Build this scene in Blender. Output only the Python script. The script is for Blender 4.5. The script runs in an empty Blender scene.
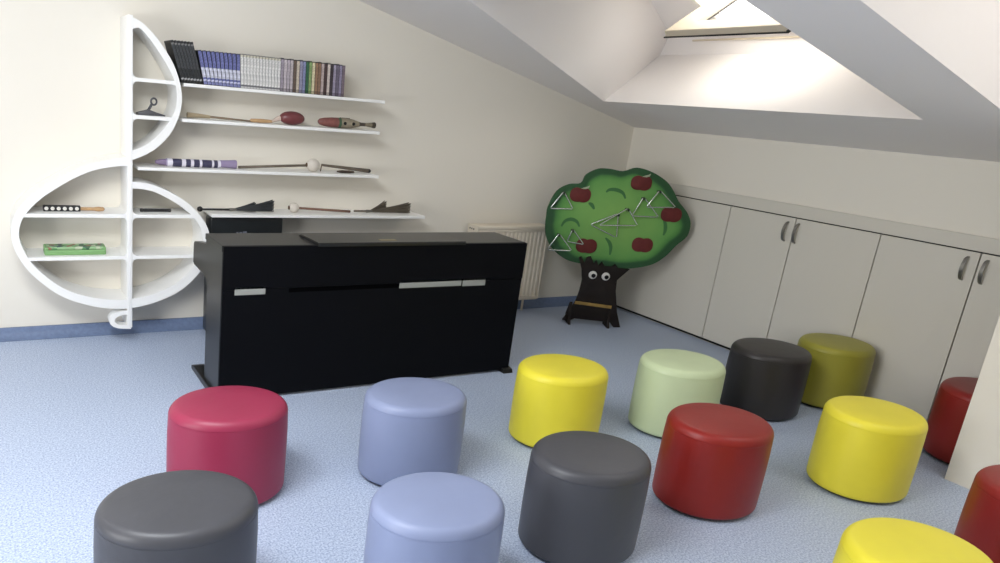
import bpy, bmesh, math, random
from mathutils import Vector, Matrix
random.seed(7)
C = bpy.context.scene.collection
PI = math.pi

# ------------------------------------------------------------------ camera model (metres; camera above the origin)
RIGHT = Vector((0.8943272, -0.43925513, 0.08505172))
DOWN = Vector((-0.04498932, -0.27742152, -0.95969436))
FWD = Vector((0.44514585, 0.85445435, -0.2678674))
F, PX, PY = 722.55, 356.183, 300.103
CAM = Vector((0, 0, 1.25))

def ray(x, y):
    return RIGHT*((x-PX)/F) + DOWN*((y-PY)/F) + FWD

def at(x, y, ax, val):
    """measured point of the photograph on the plane axis = val"""
    d = ray(x, y)
    return CAM + d*((val-CAM[ax])/d[ax])

# ------------------------------------------------------------------ room dimensions
YW = 3.656            # wall with the shelves
XC = 3.8875           # knee wall with the cupboards
def zP(x): return 1.2225 + .245*(XC-x)     # sloped ceiling
XL, YB = -2.2, -2.0
XFLAT = -0.35

# ------------------------------------------------------------------ materials
def lin(c):
    return tuple(((v/255)/12.92 if v/255 <= .04045 else ((v/255+.055)/1.055)**2.4) for v in c) + (1.0,)

MATS = {}
def mat(name, col, rough=.5, spec=.5, metal=0, bump=0, bscale=60, var=0, vscale=8, coat=0):
    if name in MATS: return MATS[name]
    m = bpy.data.materials.new(name); m.use_nodes = True
    nt = m.node_tree; b = nt.nodes['Principled BSDF']
    b.inputs['Base Color'].default_value = lin(col)
    b.inputs['Roughness'].default_value = rough
    b.inputs['Specular IOR Level'].default_value = spec
    b.inputs['Metallic'].default_value = metal
    b.inputs['Coat Weight'].default_value = coat
    tc = nt.nodes.new('ShaderNodeTexCoord')
    if var:
        n = nt.nodes.new('ShaderNodeTexNoise'); n.inputs['Scale'].default_value = vscale; n.inputs['Detail'].default_value = 3
        nt.links.new(tc.outputs['Object'], n.inputs['Vector'])
        mr = nt.nodes.new('ShaderNodeMapRange'); mr.inputs[1].default_value = .3; mr.inputs[2].default_value = .7
        mr.inputs[3].default_value = 1-var; mr.inputs[4].default_value = 1+var
        nt.links.new(n.outputs['Fac'], mr.inputs[0])
        hv = nt.nodes.new('ShaderNodeHueSaturation'); hv.inputs['Color'].default_value = lin(col)
        nt.links.new(mr.outputs[0], hv.inputs['Value']); nt.links.new(hv.outputs[0], b.inputs['Base Color'])
    if bump:
        n = nt.nodes.new('ShaderNodeTexNoise'); n.inputs['Scale'].default_value = bscale; n.inputs['Detail'].default_value = 4
        nt.links.new(tc.outputs['Object'], n.inputs['Vector'])
        bp = nt.nodes.new('ShaderNodeBump'); bp.inputs['Strength'].default_value = bump; bp.inputs['Distance'].default_value = .01
        nt.links.new(n.outputs['Fac'], bp.inputs['Height']); nt.links.new(bp.outputs[0], b.inputs['Normal'])
    MATS[name] = m
    return m

def ramp_mat(name, axis, stops, rough=.5, noise=0, nscale=120):
    """bands of colour along one object axis (metres)"""
    if name in MATS: return MATS[name]
    m = bpy.data.materials.new(name); m.use_nodes = True
    nt = m.node_tree; b = nt.nodes['Principled BSDF']; b.inputs['Roughness'].default_value = rough
    tc = nt.nodes.new('ShaderNodeTexCoord'); sp = nt.nodes.new('ShaderNodeSeparateXYZ')
    nt.links.new(tc.outputs['Object'], sp.inputs[0])
    lo, hi = stops[0][0], stops[-1][0]
    mr = nt.nodes.new('ShaderNodeMapRange'); mr.inputs[1].default_value = lo; mr.inputs[2].default_value = hi
    nt.links.new(sp.outputs[axis], mr.inputs[0])
    cr = nt.nodes.new('ShaderNodeValToRGB'); cr.color_ramp.interpolation = 'CONSTANT'
    el = cr.color_ramp.elements
    while len(el) > 1: el.remove(el[-1])
    el[0].position = 0; el[0].color = lin(stops[0][1])
    for p, c in stops[1:-1]:
        e = el.new((p-lo)/(hi-lo)); e.color = lin(c)
    nt.links.new(mr.outputs[0], cr.inputs[0])
    out = cr.outputs[0]
    if noise:
        n = nt.nodes.new('ShaderNodeTexNoise'); n.inputs['Scale'].default_value = nscale
        nt.links.new(tc.outputs['Object'], n.inputs['Vector'])
        m2 = nt.nodes.new('ShaderNodeMapRange'); m2.inputs[1].default_value = .35; m2.inputs[2].default_value = .65
        m2.inputs[3].default_value = 1-noise; m2.inputs[4].default_value = 1+noise
        nt.links.new(n.outputs['Fac'], m2.inputs[0])
        hv = nt.nodes.new('ShaderNodeHueSaturation'); nt.links.new(out, hv.inputs['Color']); nt.links.new(m2.outputs[0], hv.inputs['Value'])
        out = hv.outputs[0]
    nt.links.new(out, b.inputs['Base Color'])
    MATS[name] = m
    return m

def floor_mat():
    m = bpy.data.materials.new('speckled_blue_vinyl'); m.use_nodes = True
    nt = m.node_tree; b = nt.nodes['Principled BSDF']; b.inputs['Roughness'].default_value = .45
    b.inputs['Specular IOR Level'].default_value = .35
    tc = nt.nodes.new('ShaderNodeTexCoord')
    def noise(sc, det=2):
        n = nt.nodes.new('ShaderNodeTexNoise'); n.inputs['Scale'].default_value = sc; n.inputs['Detail'].default_value = det
        nt.links.new(tc.outputs['Object'], n.inputs['Vector']); return n.outputs['Fac']
    cr = nt.nodes.new('ShaderNodeValToRGB'); e = cr.color_ramp.elements
    e[0].position = .38; e[0].color = lin((152, 166, 192)); e[1].position = .62; e[1].color = lin((200, 210, 227))
    k = e.new(.48); k.color = lin((176, 189, 211))
    nt.links.new(noise(165, 3), cr.inputs[0])
    cr2 = nt.nodes.new('ShaderNodeValToRGB'); e = cr2.color_ramp.elements
    e[0].position = .60; e[0].color = (0, 0, 0, 1); e[1].position = .68; e[1].color = (1, 1, 1, 1)
    nt.links.new(noise(290), cr2.inputs[0])
    mx = nt.nodes.new('ShaderNodeMix'); mx.data_type = 'RGBA'
    nt.links.new(cr2.outputs[0], mx.inputs['Factor']); nt.links.new(cr.outputs[0], mx.inputs['A']); mx.inputs['B'].default_value = lin((128, 143, 182))
    nt.links.new(mx.outputs['Result'], b.inputs['Base Color'])
    return m

def glass_mat():
    m = bpy.data.materials.new('window_glass'); m.use_nodes = True
    nt = m.node_tree; nt.nodes.remove(nt.nodes['Principled BSDF'])
    out = nt.nodes['Material Output']
    t = nt.nodes.new('ShaderNodeBsdfTransparent'); g = nt.nodes.new('ShaderNodeBsdfGlossy'); g.inputs['Roughness'].default_value = .02
    mx = nt.nodes.new('ShaderNodeMixShader')
    mx.inputs[0].default_value = .05; nt.links.new(t.outputs[0], mx.inputs[1]); nt.links.new(g.outputs[0], mx.inputs[2])
    nt.links.new(mx.outputs[0], out.inputs['Surface'])
    return m

M_WALL = mat('cream_wall_paint', (236, 230, 217), .85, .2, bump=.04, bscale=40)
M_CEIL = mat('white_ceiling_paint', (247, 243, 240), .85, .2, bump=.04, bscale=40)
M_FLOOR = floor_mat()
M_COVE = mat('blue_vinyl_cove', (112, 128, 158), .5, .35, var=.1, vscale=60)
M_SHELF = mat('white_lacquer', (248, 247, 243), .45, .4)
M_CUP = mat('grey_white_laminate', (217, 212, 200), .4, .4)
M_GAP = mat('dark_gap', (40, 40, 40), .9, .1)
M_STEEL = mat('brushed_steel', (150, 148, 142), .35, .5, metal=1)
M_PIANO = mat('satin_black', (25, 25, 24), .33, .5, bump=.02, bscale=200)
M_PANEL = mat('matt_black_board', (7, 8, 12), .6, .1)
M_STICK = mat('pale_grey_sticker', (152, 154, 148), .6, .3)
M_RAD = mat('cream_enamel', (222, 212, 194), .45, .4)
M_DARK = mat('dark_plastic', (38, 38, 38), .5, .4)
M_WOOD = mat('pale_wood', (196, 160, 118), .55, .3, var=.15, vscale=30)
M_BROWN = mat('brown_wood', (96, 74, 58), .55, .3, var=.15, vscale=40)

# ------------------------------------------------------------------ mesh helpers
def obj(name, bm, m, parent=None, smooth=None, origin=None):
    me = bpy.data.meshes.new(name)
    bmesh.ops.recalc_face_normals(bm, faces=bm.faces)
    bm.to_mesh(me); bm.free()
    ms = m if isinstance(m, (list, tuple)) else [m]
    for x in ms: me.materials.append(x)
    if smooth is not None:
        for p in me.polygons: p.use_smooth = True
        me.set_sharp_from_angle(angle=math.radians(smooth))
    o = bpy.data.objects.new(name, me); C.objects.link(o)
    if parent: o.parent = parent
    return o

def thing(name, label, cat, loc=(0, 0, 0), rotz=0, group=None):
    o = bpy.data.objects.new(name, None); C.objects.link(o)
    o.empty_display_size = .05
    o.location = loc; o.rotation_euler = (0, 0, rotz)
    o['label'] = label; o['category'] = cat
    if group: o['group'] = group
    return o

def tag(o, label, cat, group=None):
    o['label'] = label; o['category'] = cat
    if group: o['group'] = group
    return o

def struct(name, bm, m, parent=None, smooth=None):
    o = obj(name, bm, m, parent, smooth)
    if parent is None: o['kind'] = 'structure'
    return o

def add_box(bm, lo, hi, bev=0, seg=2, M=None):
    lo, hi = Vector(lo), Vector(hi)
    r = bmesh.ops.create_cube(bm, size=1, matrix=Matrix.Translation((lo+hi)/2) @ Matrix.Diagonal((*(hi-lo), 1)))
    vs = r['verts']
    if bev:
        ed = list({e for v in vs for e in v.link_edges})
        r2 = bmesh.ops.bevel(bm, geom=ed, offset=bev, segments=seg, affect='EDGES', profile=.5)
        vs = list({v for f in r2['faces'] for v in f.verts} | {v for v in vs if v.is_valid})
    if M is not None: bmesh.ops.transform(bm, matrix=M, verts=[v for v in vs if v.is_valid])
    return vs

def box(lo, hi, bev=0, seg=2):
    bm = bmesh.new(); add_box(bm, lo, hi, bev, seg); return bm

def add_prism(bm, pts, axis, a, b, bev=0):
    """polygon pts (2-D) extruded along axis from a to b"""
    def P(p, t):
        if axis == 1: return (p[0], t, p[1])
        if axis == 0: return (t, p[0], p[1])
        return (p[0], p[1], t)
    A = [bm.verts.new(P(p, a)) for p in pts]; B = [bm.verts.new(P(p, b)) for p in pts]
    n = len(pts)
    fs = [bm.faces.new(A), bm.faces.new(B[::-1])]
    for i in range(n): fs.append(bm.faces.new((A[i], B[i], B[(i+1) % n], A[(i+1) % n])))
    if bev:
        bmesh.ops.recalc_face_normals(bm, faces=fs)
        ed = [e for f in fs[:2] for e in f.edges]
        bmesh.ops.bevel(bm, geom=ed, offset=bev, segments=2, affect='EDGES', profile=.5)

def prism(pts, axis, a, b, bev=0):
    bm = bmesh.new(); add_prism(bm, pts, axis, a, b, bev); return bm

def add_ribbon(bm, outer, inner, y0, y1):
    """band between two point lists (x,z), extruded along y"""
    n = len(outer)
    V = [[bm.verts.new((p[0], y, p[1])) for p in L] for L in (outer, inner) for y in (y0, y1)]
    of, ob, jf, jb = V
    for i in range(n-1):
        bm.faces.new((of[i], of[i+1], jf[i+1], jf[i])); bm.faces.new((ob[i], jb[i], jb[i+1], ob[i+1]))
        bm.faces.new((of[i], ob[i], ob[i+1], of[i+1])); bm.faces.new((jf[i], jf[i+1], jb[i+1], jb[i]))
    for i in (0, n-1): bm.faces.new((of[i], jf[i], jb[i], ob[i]))

def add_lathe(bm, prof, n=32, M=None):
    """prof: (r, t) along +z"""
    rings = []; vs = []
    for r, t in prof:
        if r < 1e-6: rg = [bm.verts.new((0, 0, t))]
        else: rg = [bm.verts.new((r*math.cos(2*PI*i/n), r*math.sin(2*PI*i/n), t)) for i in range(n)]
        rings.append(rg); vs += rg
    for a, b in zip(rings, rings[1:]):
        for i in range(n):
            j = (i+1) % n
            if len(a) == 1 and len(b) == 1: continue
            if len(a) == 1: bm.faces.new((a[0], b[i], b[j]))
            elif len(b) == 1: bm.faces.new((a[i], a[j], b[0]))
            else: bm.faces.new((a[i], a[j], b[j], b[i]))
    for rg in (rings[0], rings[-1]):
        if len(rg) > 2: bm.faces.new(rg)
    if M is not None: bmesh.ops.transform(bm, matrix=M, verts=vs)
    return vs

def lathe(prof, n=32, M=None):
    bm = bmesh.new(); add_lathe(bm, prof, n, M); return bm

def aim(p, q):
    """matrix taking +z at origin to p -> q direction"""
    p, q = Vector(p), Vector(q)
    return Matrix.Translation(p) @ (q-p).to_track_quat('Z', 'Y').to_matrix().to_4x4()

def add_rod(bm, p, q, r0, r1=None, n=12):
    r1 = r0 if r1 is None else r1
    L = (Vector(q)-Vector(p)).length
    return add_lathe(bm, [(r0*.7, 0), (r0, min(r0*.3, L*.1)), (r1, L-min(r1*.3, L*.1)), (r1*.7, L)], n, aim(p, q))

def rod(p, q, r0, r1=None, n=12):
    bm = bmesh.new(); add_rod(bm, p, q, r0, r1, n); return bm

def add_tube(bm, pts, r, n=8, closed=False):
    pts = [Vector(p) for p in pts]; m = len(pts); rings = []
    up = Vector((0.13, .31, .94))
    for i, p in enumerate(pts):
        a = pts[(i-1) % m] if (closed or i > 0) else p
        b = pts[(i+1) % m] if (closed or i < m-1) else p
        t = (b-a).normalized()
        u = t.cross(up)
        if u.length < 1e-3: u = t.cross(Vector((1, 0, 0)))
        u.normalize(); w = t.cross(u)
        rings.append([bm.verts.new(p+(u*math.cos(2*PI*k/n)+w*math.sin(2*PI*k/n))*r) for k in range(n)])
    for i in range(m if closed else m-1):
        a, b = rings[i], rings[(i+1) % m]
        for k in range(n): bm.faces.new((a[k], a[(k+1) % n], b[(k+1) % n], b[k]))
    if not closed:
        bm.faces.new(rings[0]); bm.faces.new(rings[-1])

def add_ball(bm, c, rx, ry=None, rz=None, seg=20, M=None):
    ry = rx if ry is None else ry; rz = rx if rz is None else rz
    mm = Matrix.Translation(c) @ (M.to_4x4() if M else Matrix.Identity(4)) @ Matrix.Diagonal((rx, ry, rz, 1))
    bmesh.ops.create_uvsphere(bm, u_segments=seg, v_segments=seg//2+2, radius=1, matrix=mm)

def ball(c, rx, ry=None, rz=None, seg=20, M=None):
    bm = bmesh.new(); add_ball(bm, c, rx, ry, rz, seg, M); return bm

def smooth_pts(P, k=6, closed=False):
    out = []; n = len(P)
    rng = range(n if closed else n-1)
    for i in rng:
        g = lambda j: Vector(P[j % n]) if closed else Vector(P[max(0, min(n-1, j))])
        p0, p1, p2, p3 = g(i-1), g(i), g(i+1), g(i+2)
        for s in range(k):
            t = s/k
            out.append(.5*((2*p1)+(p2-p0)*t+(2*p0-5*p1+4*p2-p3)*t*t+(3*p1-p0-3*p2+p3)*t**3))
    if not closed: out.append(Vector(P[-1]))
    return [tuple(v) for v in out]

def resample(P, n):
    P = [Vector(p) for p in P]; d = [0]
    for a, b in zip(P, P[1:]): d.append(d[-1]+(b-a).length)
    out = []; j = 0
    for i in range(n):
        t = d[-1]*i/(n-1)
        while j < len(P)-2 and d[j+1] < t: j += 1
        s = (t-d[j])/max(1e-9, d[j+1]-d[j])
        out.append(tuple(P[j].lerp(P[j+1], min(1, max(0, s)))))
    return out

def poly(bm, pts): return bm.faces.new([bm.verts.new(p) for p in pts])

# ------------------------------------------------------------------ the setting
bm = bmesh.new(); add_box(bm, (XL, YB, -.06), (XC+.1, YW+.1, 0)); struct('floor', bm, M_FLOOR)
bm = bmesh.new(); add_box(bm, (XL, YW, 0), (XC+.1, YW+.12, 2.9)); struct('wall_back', bm, M_WALL)
bm = bmesh.new(); add_box(bm, (XC, YB, 0), (XC+.12, YW, zP(XC))); struct('wall_right', bm, M_WALL)
# left and near walls, both without openings
bm = bmesh.new(); add_box(bm, (XL-.12, YB-.1, 0), (XL, YW+.1, 2.9)); struct('wall_left', bm, M_WALL)
bm = bmesh.new(); add_box(bm, (XL, YB-.12, 0), (XC+.1, YB, 2.9)); struct('wall_front', bm, M_WALL)
# projecting wall beside the cupboards
PXW, PYW = 3.3325, 1.2285
bm = bmesh.new(); add_prism(bm, [(PXW, 0), (3.50, 0), (3.50, zP(3.50)-.002), (PXW, zP(PXW)-.002)], 1, YB+.002, PYW)
struct('wall_corner', bm, M_WALL)

# sloped ceiling with two skylight shafts
XE, XT = 3.325, 1.5                       # lower and upper edge of the openings
YR, YS = 1.6625, 1.344                    # strip between the two openings
YL1, YLT = 3.3975, 2.70                   # splayed far edge of the opening
def p3(x, y): return (x, y, zP(x))
def zr(x): return 1.78 + .364*(3.72-x)    # roof over the shaft
def ycheek(x, z): return YL1 + .291*(x-XE) - .378*(z-zP(XE))
bm = bmesh.new()
poly(bm, [p3(XE, YB), p3(XC+.02, YB), p3(XC+.02, YW), p3(XE, YW)])
poly(bm, [p3(XFLAT, YB), p3(XT, YB), p3(XT, YW), p3(XFLAT, YW)])
poly(bm, [p3(XT, YLT), p3(XE, YL1), p3(XE, YW), p3(XT, YW)])
poly(bm, [p3(XT, YS), p3(XE, YS), p3(XE, YR), p3(XT, YR)])
poly(bm, [p3(XT, YB), p3(XE, YB), p3(XE, -.2), p3(XT, -.2)])
zf = zP(XFLAT)
poly(bm, [(XL, YB, zf), (XFLAT, YB, zf), (XFLAT, YW, zf), (XL, YW, zf)])
# first shaft: sill face, strip, cheeks, head, roof lining around the hole
ze = zP(XE); XK, ZK = 3.72, 1.665
poly(bm, [(XE, YR, ze), (XK, YR, ZK), (XK, YL1, ZK), (XE, YL1, ze)])
zq = zr(XK)
poly(bm, [(XK, YR, ZK), (XK, YL1, ZK), (XK, ycheek(XK, zq), zq), (XK, YR, zq)])
HX0, HX1, HY0, HY1 = 3.13, 3.70, 2.20, 2.93
poly(bm, [(XE, YL1, ze), (XK, YL1, ZK), (XK, ycheek(XK, zq), zq), (XT, ycheek(XT, zr(XT)), zr(XT)), (XT, YLT, zP(XT))])
poly(bm, [(XE, YR, ze), (XK, YR, ZK), (XK, YR, zq), (XT, YR, zr(XT)), (XT, YR, zP(XT))])
poly(bm, [(XT, YR, zP(XT)), (XT, YLT, zP(XT)), (XT, ycheek(XT, zr(XT)), zr(XT)), (XT, YR, zr(XT))])
def pr(x, y): return (x, y, zr(x))
yc = lambda x: ycheek(x, zr(x))
poly(bm, [pr(HX1, YR), pr(XK, YR), pr(XK, yc(XK)), pr(HX1, yc(HX1))])
poly(bm, [pr(HX0, YR), pr(HX1, YR), pr(HX1, HY0), pr(HX0, HY0)])
poly(bm, [pr(HX0, HY1), pr(HX1, HY1), pr(HX1, yc(HX1)), pr(HX0, yc(HX0))])
poly(bm, [pr(XT, YR), pr(HX0, YR), pr(HX0, yc(HX0)), pr(XT, yc(XT))])
# second shaft, nearer: far cheek seen edge-on
for x0, x1 in ((XT, XE),):
    poly(bm, [(x0, YS, zP(x0)), (x1, YS, zP(x1)), (x1, YS, 2.5), (x0, YS, 2.5)])
    poly(bm, [(x0, -.2, zP(x0)), (x1, -.2, zP(x1)), (x1, -.2, 2.5), (x0, -.2, 2.5)])
    poly(bm, [(x1, -.2, zP(x1)), (x1, YS, zP(x1)), (x1, YS, 2.5), (x1, -.2, 2.5)])
    poly(bm, [(x0, -.2, zP(x0)), (x0, YS, zP(x0)), (x0, YS, 2.5), (x0, -.2, 2.5)])
poly(bm, [(XT, -.2, 2.5), (2.35, -.2, 2.5), (2.35, YS, 2.5), (XT, YS, 2.5)]); poly(bm, [(2.35, .9, 2.5), (XE, .9, 2.5), (XE, YS, 2.5), (2.35, YS, 2.5)])  # unseen partial lid, added to cut sky light in the second shaft
me = obj('ceiling', bm, M_CEIL); me['kind'] = 'structure'

# coved vinyl skirting along the shelf wall
prof = [(0, .055), (.012, .055), (.014, .05), (.016, .035), (.022, .022), (.033, .012), (.05, .004), (.05, .0005), (0, .0005)]
struct('baseboard_back', prism([(YW-.0005-a, b) for a, b in prof], 0, XL+.002, XC-.03), M_COVE, smooth=40)

# window: centre pivot roof window, sash tipped into the room
win = obj('window_1', bmesh.new(), M_SHELF); win['kind'] = 'structure'
roofdir = Vector((-1, 0, .364)).normalized(); roofn = Vector((.364, 0, 1)).normalized()
def slab_on(bm, org, d, n, u0, u1, y0, y1, t0, t1, bev=.004):
    """box in a tilted frame: u along d, y along Y, t along n"""
    M = Matrix((( d.x, 0, n.x, org.x), (d.y, 1, n.y, org.y), (d.z, 0, n.z, org.z), (0, 0, 0, 1)))
    add_box(bm, (u0, y0, t0), (u1, y1, t1), bev, 2, M)
org = Vector((HX1, 0, zr(HX1)))
LH = (HX1-HX0)*math.sqrt(1+.364**2)
bm = bmesh.new()
for u0, u1, y0, y1 in ((0, .035, HY0, HY1), (LH-.035, LH, HY0, HY1), (0, LH, HY0, HY0+.03), (0, LH, HY1-.03, HY1)):
    slab_on(bm, org, roofdir, roofn, u0, u1, y0, y1, -.015, .02)
obj('window_frame', bm, M_SHELF, win)
# sash: from its inner edge rising outward
sd = Vector((.836, 0, .548)).normalized(); sn = Vector((-.548, 0, .836)).normalized()
so = Vector((3.205, 0, 1.697)); SL = .60; SY0, SY1 = 2.238, 2.912
bm = bmesh.new()
for u0, u1, y0, y1 in ((0, .10, SY0, SY1), (SL-.07, SL, SY0, SY1), (.07, SL-.05, SY0, SY0+.06), (.07, SL-.05, SY1-.115, SY1)):
    slab_on(bm, so, sd, sn, u0, u1, y0, y1, 0, .035)
M_SASH = mat('cream_sash', (224, 211, 188), .5, .3)
sash = obj('window_sash', bm, M_SASH, win)
bm = bmesh.new(); slab_on(bm, so, sd, sn, .09, SL-.06, SY0+.05, SY1-.10, .014, .02, 0)
obj('window_pane', bm, glass_mat(), sash)
bm = bmesh.new(); add_box(bm, (XK-.012, 2.42, 1.738), (XK-.0005, 3.17, 1.747), .002); obj('window_ledge', bm, M_SASH, win)
bm = bmesh.new()
slab_on(bm, so, sd, sn, -.006, .002, SY0-.006, SY1+.008, -.003, .003, .001)
slab_on(bm, so, sd, sn, -.006, .07, SY0-.010, SY0+.001, -.003, .010, .001)
obj('window_gasket', bm, M_DARK, sash)
bm = bmesh.new()
slab_on(bm, so, sd, sn, .09, SL-.06, SY1-.122, SY1-.112, -.004, .004, .001)
obj('glazing_bead', bm, M_DARK, sash)

# fascia above the cupboards
ZD, ZF = .833, .902
bm = bmesh.new(); add_box(bm, (XC-.014, .60, ZD+.004), (XC-.0005, YW-.002, ZF), .002)
struct('trim_1', bm, M_CUP)

# ------------------------------------------------------------------ cupboards (doors flush in the knee wall)
YA, YBm, YCm, YDm, YE = 2.801, 2.403, 1.974, 1.5585, 1.145
XD = XC-.018
def handle_bm(y, z, L=.105):
    bm = bmesh.new()
    pts = [(XD-.002, y, z+L/2), (XD-.018, y, z+L*.42), (XD-.028, y, z+L*.2), (XD-.031, y, z), (XD-.028, y, z-L*.2), (XD-.018, y, z-L*.42), (XD-.002, y, z-L/2)]
    P = smooth_pts(pts, 5)
    rows = []
    for i, p in enumerate(P):
        q = P[min(i+1, len(P)-1)]; o_ = P[max(i-1, 0)]
        t = (Vector(q)-Vector(o_)).normalized(); nn = t.cross(Vector((0, 1, 0)))
        w = .0045+.003*math.sin(PI*i/(len(P)-1)); h = .003
        c = Vector(p)
        rows.append([bm.verts.new(c+Vector((0, sx*w, 0))+nn*sy*h) for sx, sy in ((-1, -1), (1, -1), (1, 1), (-1, 1))])
    for a, b in zip(rows, rows[1:]):
        for k in range(4): bm.faces.new((a[k], a[(k+1) % 4], b[(k+1) % 4], b[k]))
    bm.faces.new(rows[0]); bm.faces.new(rows[-1])
    return bm
def cupboard(doors, label):
    ylo = min(d[0] for d in doors); yhi = max(d[1] for d in doors)
    t = thing('cupboard', label, 'cupboard', (XC, (ylo+yhi)/2, 0), 0, 'built-in white cupboards')
    off = Vector((XC, (ylo+yhi)/2, 0))
    def ch(name, bm, m, par, smooth=None):
        bmesh.ops.translate(bm, verts=bm.verts, vec=-off)
        return obj(name, bm, m, par, smooth)
    bm = bmesh.new(); add_box(bm, (XC-.003, ylo+.001, .003), (XC-.0005, yhi-.001, ZD+.002)); ch('carcass', bm, M_GAP, t)
    for y0, y1, hy in doors:
        bm = bmesh.new(); add_box(bm, (XD, y0+.0025, .02), (XC-.003, y1-.0025, ZD-.002), .0015)
        d = ch('door', bm, M_CUP, t)
        if hy is not None: h = ch('handle', handle_bm(hy, .754), M_STEEL, d, 60)
cupboard([(YBm, YA, 2.440), (YCm, YBm, 2.380)], 'white double-door cupboard with paired curved handles, left of the olive stool')
cupboard([(YDm, YCm, 1.600), (YE, YDm, 1.526)], 'white double-door cupboard behind the dark red stool and projecting wall')
t = thing('corner_cupboard', 'plain white cupboard front without handle in the corner behind the tree board', 'cupboard', (XC, (YA+YW)/2, 0))
bm = bmesh.new(); add_box(bm, (-.018, YA+.0025-(YA+YW)/2, .02), (-.003, YW-.052-(YA+YW)/2, ZD-.002), .0015); obj('blank_door', bm, M_CUP, t)
bm = bmesh.new(); add_box(bm, (-.003, YA+.001-(YA+YW)/2, .003), (-.0005, YW-.052-(YA+YW)/2, ZD+.002)); obj('carcass', bm, M_GAP, t)

# ------------------------------------------------------------------ treble clef shelf
YF = 3.456
def cl(x, y): p = at(x, y, 1, YF); return (p.x, p.z)
clef = thing('treble_clef_shelf', 'white wall shelf shaped like a treble clef with open compartments', 'shelf', (.575, YW, 0))
CO = Vector((.575, YW, 0))
def clef_part(name, bm):
    bmesh.ops.remove_doubles(bm, verts=bm.verts, dist=1e-5)
    bmesh.ops.translate(bm, verts=bm.verts, vec=-CO)
    return obj(name, bm, M_SHELF, clef, 35)
yb = YW-.0005
SX0, SX1 = .563, .587
bm = bmesh.new(); add_box(bm, (SX0, YF, .083), (SX1, yb, 1.516), .003); clef_part('stem', bm)
bo = [cl(*p) for p in [(128, 15), (140, 21), (150, 30), (160, 42), (172, 61), (179, 79), (182, 97), (179.5, 115), (171, 133), (158, 147), (145, 155), (131, 160.5)]]
bi = [cl(*p) for p in [(132, 29), (139, 27.5), (145, 33), (155, 46), (167, 65), (175, 82), (177, 97), (174.5, 112), (166, 126), (154, 139), (142, 147), (131, 151)]]
bm = bmesh.new(); add_ribbon(bm, resample(smooth_pts(bo), 48), resample(smooth_pts(bi), 48), YF+.001, yb); clef_part('bow', bm)
ro = [cl(*p) for p in [(130, 157), (118, 158.5), (96, 163), (76, 170), (57, 180), (35, 193), (19, 208), (12, 223), (12.5, 244), (24, 265.5), (41.6, 283), (64, 297.5), (89.5, 305.5), (112, 308.7), (134, 307.7), (160, 300.7), (182, 289.5), (200, 272), (208.5, 253), (209.5, 235), (204.7, 222), (194, 208.5), (179, 197), (160, 187.5), (145, 183), (131, 182)]]
ri = [cl(*p) for p in [(130, 166), (118, 166.3), (97, 169.5), (79, 176), (62, 185), (42, 198), (27.5, 212), (20, 225), (20, 241), (30, 261), (47, 277.5), (68, 290.5), (92, 297.5), (113, 299.8), (134, 298.8), (158, 292.3), (178, 282), (193, 268), (201, 251), (202.5, 236), (199, 225), (189, 212.8), (174, 202), (157, 193), (144, 189.4), (131, 188.5)]]
bm = bmesh.new(); add_ribbon(bm, resample(smooth_pts(ro), 120), resample(smooth_pts(ri), 120), YF+.001, yb); clef_part('ring', bm)
lo_ = [cl(*p) for p in [(131, 311), (122, 311.5), (114, 314), (109.5, 319.5), (111, 325), (118, 328.3), (131, 329)]]
li_ = [cl(*p) for p in [(131, 314.5), (124, 315), (118, 316.8), (115, 320), (116, 323), (120.5, 325), (131, 325.5)]]
bm = bmesh.new(); add_ribbon(bm, resample(smooth_pts(lo_), 30), resample(smooth_pts(li_), 30), YF+.001, YF+.06); clef_part('tail_loop', bm)
TH = .016
def board(x0, x1, z, fil=(1, 1, 1, 1)):
    bm = bmesh.new(); add_box(bm, (x0, YF+.002, z-TH), (x1, yb, z))
    r = .022
    for k, (cx, cz, sx, sz) in enumerate(((x0, z, 1, 1), (x1, z, -1, 1), (x0, z-TH, 1, -1), (x1, z-TH, -1, -1))):
        if not fil[k]: continue
        pts = [(cx, cz)] + [(cx+sx*r*(1-math.sin(a)), cz+sz*r*(1-math.cos(a))) for a in [PI/2*i/6 for i in range(7)]]
        add_prism(bm, pts, 1, YF+.002, yb)
    clef_part('shelf_board', bm)
Z_B1, Z_B2, Z_M, Z_L = 1.256, 1.093, .640, .442
board(SX1, .785, Z_B1, (1, 0, 1, 1)); board(SX1, .762, Z_B2, (1, 0, 1, 0))
board(.105, SX0, Z_M, (0, 1, 1, 1)); board(SX1, .905, Z_M, (1, 0, 1, 1))
board(.135, SX0, Z_L, (0, 1, 0, 1)); board(SX1, .90, Z_L, (1, 0, 1, 0))

# ------------------------------------------------------------------ four straight wall shelves
ZS = [1.251, 1.091, .861, .643]
shelf_x = [(.815, 1.866), (.812, 1.852), (.612, 1.870), (.965, 2.190)]
names = ['topmost long white wall shelf carrying the row of disc cases', 'second white wall shelf from the top, carrying the red maraca and fish',
         'third white wall shelf from the top, carrying the striped purple tube', 'lowest and longest white wall shelf, carrying the wire brushes']
for i in range(4):
    x0, x1 = shelf_x[i]
    t = thing('wall_shelf', names[i], 'shelf', (x0, YW, ZS[i]), 0, 'straight wall shelves')
    obj('shelf_board', box((0, YF-YW+.003, -.015), (x1-x0, -.0005, 0), .002), M_SHELF, t)
    bm = bmesh.new(); add_box(bm, (x1-x0-.004, YF-YW+.001, -.016), (x1-x0+.002, -.0005, .001), .001); obj('edge_cap', bm, M_SHELF, t)

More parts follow.
